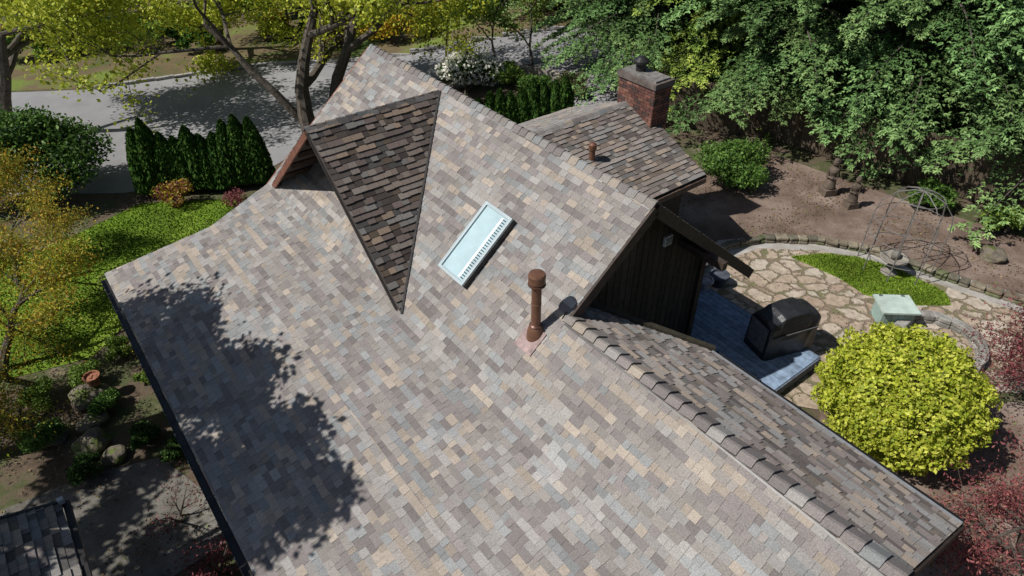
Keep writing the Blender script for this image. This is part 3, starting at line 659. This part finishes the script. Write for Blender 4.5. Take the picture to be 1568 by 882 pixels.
# covered barbecue grill
bb=empty('covered_barbecue_grill'); o=Vector((5.78,10.95,.30)); a=Vector((.93,.36,0)).normalized(); b=Vector((-.36,.93,0)).normalized()
Mv=mat_plain('vinyl_cover',(.02,.021,.024),.42,0,5,.3,.5,.03)
def loft(secs):
    vs=[];fs=[];n=len(secs[0])
    for s_ in secs: vs+=s_
    for i in range(len(secs)-1):
        for k in range(n): fs.append((i*n+k,i*n+(k+1)%n,(i+1)*n+(k+1)%n,(i+1)*n+k))
    fs.append(tuple(range(n))[::-1]); fs.append(tuple((len(secs)-1)*n+k for k in range(n))); return vs,fs
secs=[]
for u,top,wd_ in ((-.66,.9,.92),(-.58,.96,1),(-.40,.98,1),(-.32,1.06,1),(0,1.09,1.02),(.30,1.06,1),(.40,.99,1),(.56,.96,1),(.64,.88,.9)):
    pr=[(-.36,0),(-.355,.5),(-.34,.82),(-.29,top-.03),(-.14,top),(.12,top),(.27,top-.04),(.34,.8),(.355,.5),(.36,0)]
    secs.append([o+a*u+b*(x*wd_+.012*math.sin(u*17+z*9))+Z*min(z,top) for x,z in pr])
vs,fs=loft(secs); ob=mesh_obj('cover',vs,fs,Mv,bb); bv=ob.modifiers.new('b','BEVEL'); bv.width=.025;bv.segments=3
mb=MB(); mb.box(o-a*.668+Z*.5,b,Z,a,.52,.62,.012,(.17,.175,.18)); mb.box(o-b*.368+Z*.62,a,Z,b,1.1,.03,.02,(.1,.1,.1)); mb.obj('sunlit_end_and_strap',M_wood,bb)  # grey sheet paints sunlight on the cover's left end; thin bar is a strap
mb=MB()
for u in (-.55,.55):
    for w in (-.25,.25): mb.lathe(o+a*u+b*w,[(.03,0),(.05,.01),(.05,.06),(.03,.07)],10,(.05,.05,.05))
mb.obj('castors',M_dark,bb)
# pale storage bench
sb=empty('storage_bench'); o=Vector((8.78,12.05,.03)); a=Vector((.99,-.05,0)).normalized(); b=Vector((.05,.99,0))
Mt=mat_attr('painted_teal',.5,6,.1,1.5,.1,.1,.003); mb=MB()
mb.box(o+Z*.24,a,b,Z,.72,.5,.42,(.26,.36,.33)); mb.box(o+Z*.475,a,b,Z,.82,.68,.045,(.42,.50,.45)); 
for k in range(5): mb.box(o+Z*.25-b*.253+a*(-.28+.14*k),a,b,Z,.012,.01,.38,(.2,.28,.26))
for u in (-.33,.33):
    for w in (-.22,.22): mb.box(o+a*u+b*w+Z*.03,a,b,Z,.06,.06,.06,(.2,.25,.24))
for u in (-.25,.25): mb.box(o+Z*.5+a*u+b*.3,a,b,Z,.08,.05,.02,(.1,.12,.12))
mb.box(o-b*.26+Z*.42,a,b,Z,.08,.03,.03,(.1,.12,.12))
mb.obj('box',Mt,sb)
ar=empty('metal_garden_arbor'); mb=MB(); c=Vector((9.8,14.2,0)); R=.85
for k in range(8):
    th=k*math.pi/4+.2; dx=Vector((math.cos(th),math.sin(th),0))
    mb.tube([c+dx*R,c+dx*R+Z*1.4,c+dx*R*.92+Z*1.75,c+dx*R*.62+Z*2.05,c+dx*.2+Z*2.2,c+Z*2.22],[.014]*6,6,(.1,.1,.1))
for z in (.5,1.0,1.4): mb.tube([c+Vector((math.cos(x),math.sin(x),0))*R+Z*z for x in np.linspace(.2,4.6,24)],[.01]*24,5)
mb.tube([c+Vector((math.cos(x),math.sin(x),0))*R*.62+Z*2.05 for x in np.linspace(0,6.28,20)],[.01]*20,5)
mb.obj('frame',mat_plain('weathered_iron',(.16,.15,.14),.7,.1),ar)
bbh=empty('bird_bath'); mb=MB(); mb.lathe((9.55,13.9,.02),[(.2,0),(.2,.06),(.1,.1),(.08,.32),(.14,.38),(.33,.46),(.35,.5),(.31,.5),(.1,.42)],28,(.22,.2,.17)); mb.lathe((9.6,13.95,.45),[(.09,0),(.11,.12),(.08,.2),(.03,.22)],14,(.15,.14,.12)); mb.obj('basin',M_stone,bbh,True)
def statue(x,y,h):
    em=empty('garden_statue'); mb=MB(); k=h; sc_=(.11,.085,.065)
    mb.box((x,y,.1*k),(1,.2,0),(-.2,1,0),Z,.36*k,.36*k,.22*k,sc_)
    mb.lathe((x,y,.2*k),[(.15*k,0),(.17*k,.06*k),(.13*k,.3*k),(.11*k,.42*k),(.15*k,.55*k),(.14*k,.62*k),(.05*k,.68*k),(.05*k,.7*k),(.085*k,.75*k),(.09*k,.82*k),(.06*k,.9*k),(.01*k,.92*k)],18,sc_)
    for sx in (-1,1): mb.tube([(x+sx*.14*k,y,.78*k),(x+sx*.17*k,y-.05*k,.6*k),(x+sx*.04*k,y-.14*k,.56*k)],[.045*k,.04*k,.03*k],8,sc_)
    mb.obj('figure',M_stone,em,False)
statue(9.45,17.9,1.05); statue(9.85,17.15,.9)
def pot(x,y,z,r,col,name='terracotta_pot'):
    mb=MB(); mb.lathe((x,y,z),[(r*.65,0),(r*.95,r*1.3),(r*1.1,r*1.3),(r*1.1,r*1.6),(r*.9,r*1.6),(r*.85,r*1.3),(.02,r*1.25)],20,col); mb.obj(name,M_stone)
pot(-9.75,11.2,-1.2,.17,(.28,.12,.07)); pot(4.75,14.0,.0,.2,(.08,.08,.09),'ceramic_pot'); pot(5.1,13.4,.02,.22,(.06,.07,.09),'ceramic_pot'); pot(4.6,12.9,.3,.18,(.3,.3,.3),'ceramic_pot')
fe=empty('wooden_fence'); mb=MB(); path=[(5.2,22.8),(8.9,21.6),(11.65,18.9),(14.2,17.0),(17.5,14.8),(22,12)]
for i in range(len(path)-1):
    a_=Vector((*path[i],0));b_=Vector((*path[i+1],0));L=(b_-a_).length;dr=(b_-a_).normalized();nn=Vector((-dr.y,dr.x,0));u=0
    while u<L:
        k=random.uniform(.7,1.3); mb.box(a_+dr*u+Z*(.88+random.uniform(-.01,.01)),dr,nn,Z,.135,.02,1.7,(.085*k,.066*k,.045*k)); u+=.145
    u=0
    while u<L: mb.box(a_+dr*u+nn*.06+Z*.95,dr,nn,Z,.1,.1,1.95,(.07,.055,.04)); u+=2.2
    for z in (.3,1.4): mb.beam(a_+nn*.03+Z*z,b_+nn*.03+Z*z,.04,.09,Z,(.07,.055,.04))
mb.obj('boards',M_wood,fe)
# outbuilding bottom-left
sh=empty('shingle_roof_shed')
roof_plane('shed_roof_a',[W(2,1.84,.6),W(9.9,1.84,.6),W(9.9,4.2,1.35),W(2,4.2,1.35)],sh,21,gain=.75,thick=.02,dim_low=.5,con=1.2)
roof_plane('shed_roof_b',[W(2,4.2,1.35),W(9.9,4.2,1.35),W(9.9,6.6,.6),W(2,6.6,.6)],sh,22,gain=.8)
caps('ridge_caps',W(2,4.2,1.35),W(9.9,4.2,1.35),(E-Z*.3).normalized(),(-E-Z*.3).normalized(),sh)
mb=MB(); mb.beam(W(2,1.78,.52),W(9.95,1.78,.52),.1,.1,Z,(.03,.03,.035)); mb.beam(W(9.93,1.8,.55),W(9.93,4.2,1.3),.05,.14,Z,(.04,.04,.045)); mb.obj('trim',M_dark,sh)
mb=MB(); mb.box(W(9.9,1.82,.66),D,E,Z,.09,.09,.1,(.6,.6,.6)); mb.obj('flashing_corner',M_galv,sh)
mb=MB(); mb.add([W(s,t,z) for s in (2.3,9.6) for t,z in ((2.1,-1.8),(2.1,.55),(4.2,1.2),(6.3,.55),(6.3,-1.8))],[(0,1,2,3,4),(9,8,7,6,5),(0,5,6,1),(4,3,8,9)],(.05,.04,.035)); mb.obj('walls',M_wood,sh)
# ================================================================== light, camera
w=bpy.data.worlds.new('World'); scene.world=w; w.use_nodes=True; nt=w.node_tree
sky=nt.nodes.new('ShaderNodeTexSky'); sky.sky_type='NISHITA'; sky.sun_disc=False
ts=Vector((-.951,-.308,0)).normalized(); el=math.radians(50)
sky.sun_elevation=el; sky.sun_rotation=math.atan2(ts.x,ts.y)
bg=nt.nodes['Background']; bg.inputs[1].default_value=.064; nt.links.new(sky.outputs[0],bg.inputs[0])
sd=bpy.data.lights.new('sun','SUN'); sd.energy=5.0; sd.angle=math.radians(.5); sd.color=(1,.97,.92)
so=bpy.data.objects.new('sun',sd); link(so); v=ts*math.cos(el)+Z*math.sin(el); so.rotation_euler=v.to_track_quat('Z','Y').to_euler()
cam=bpy.data.cameras.new('camera'); co=bpy.data.objects.new('camera',cam); link(co)
cam.lens=24; cam.sensor_width=36; cam.clip_end=2000; co.location=(0,0,10.4); co.rotation_euler=(math.radians(52),0,0); scene.camera=co
scene.view_settings.view_transform='Standard'; scene.view_settings.look='None'; scene.view_settings.exposure=0
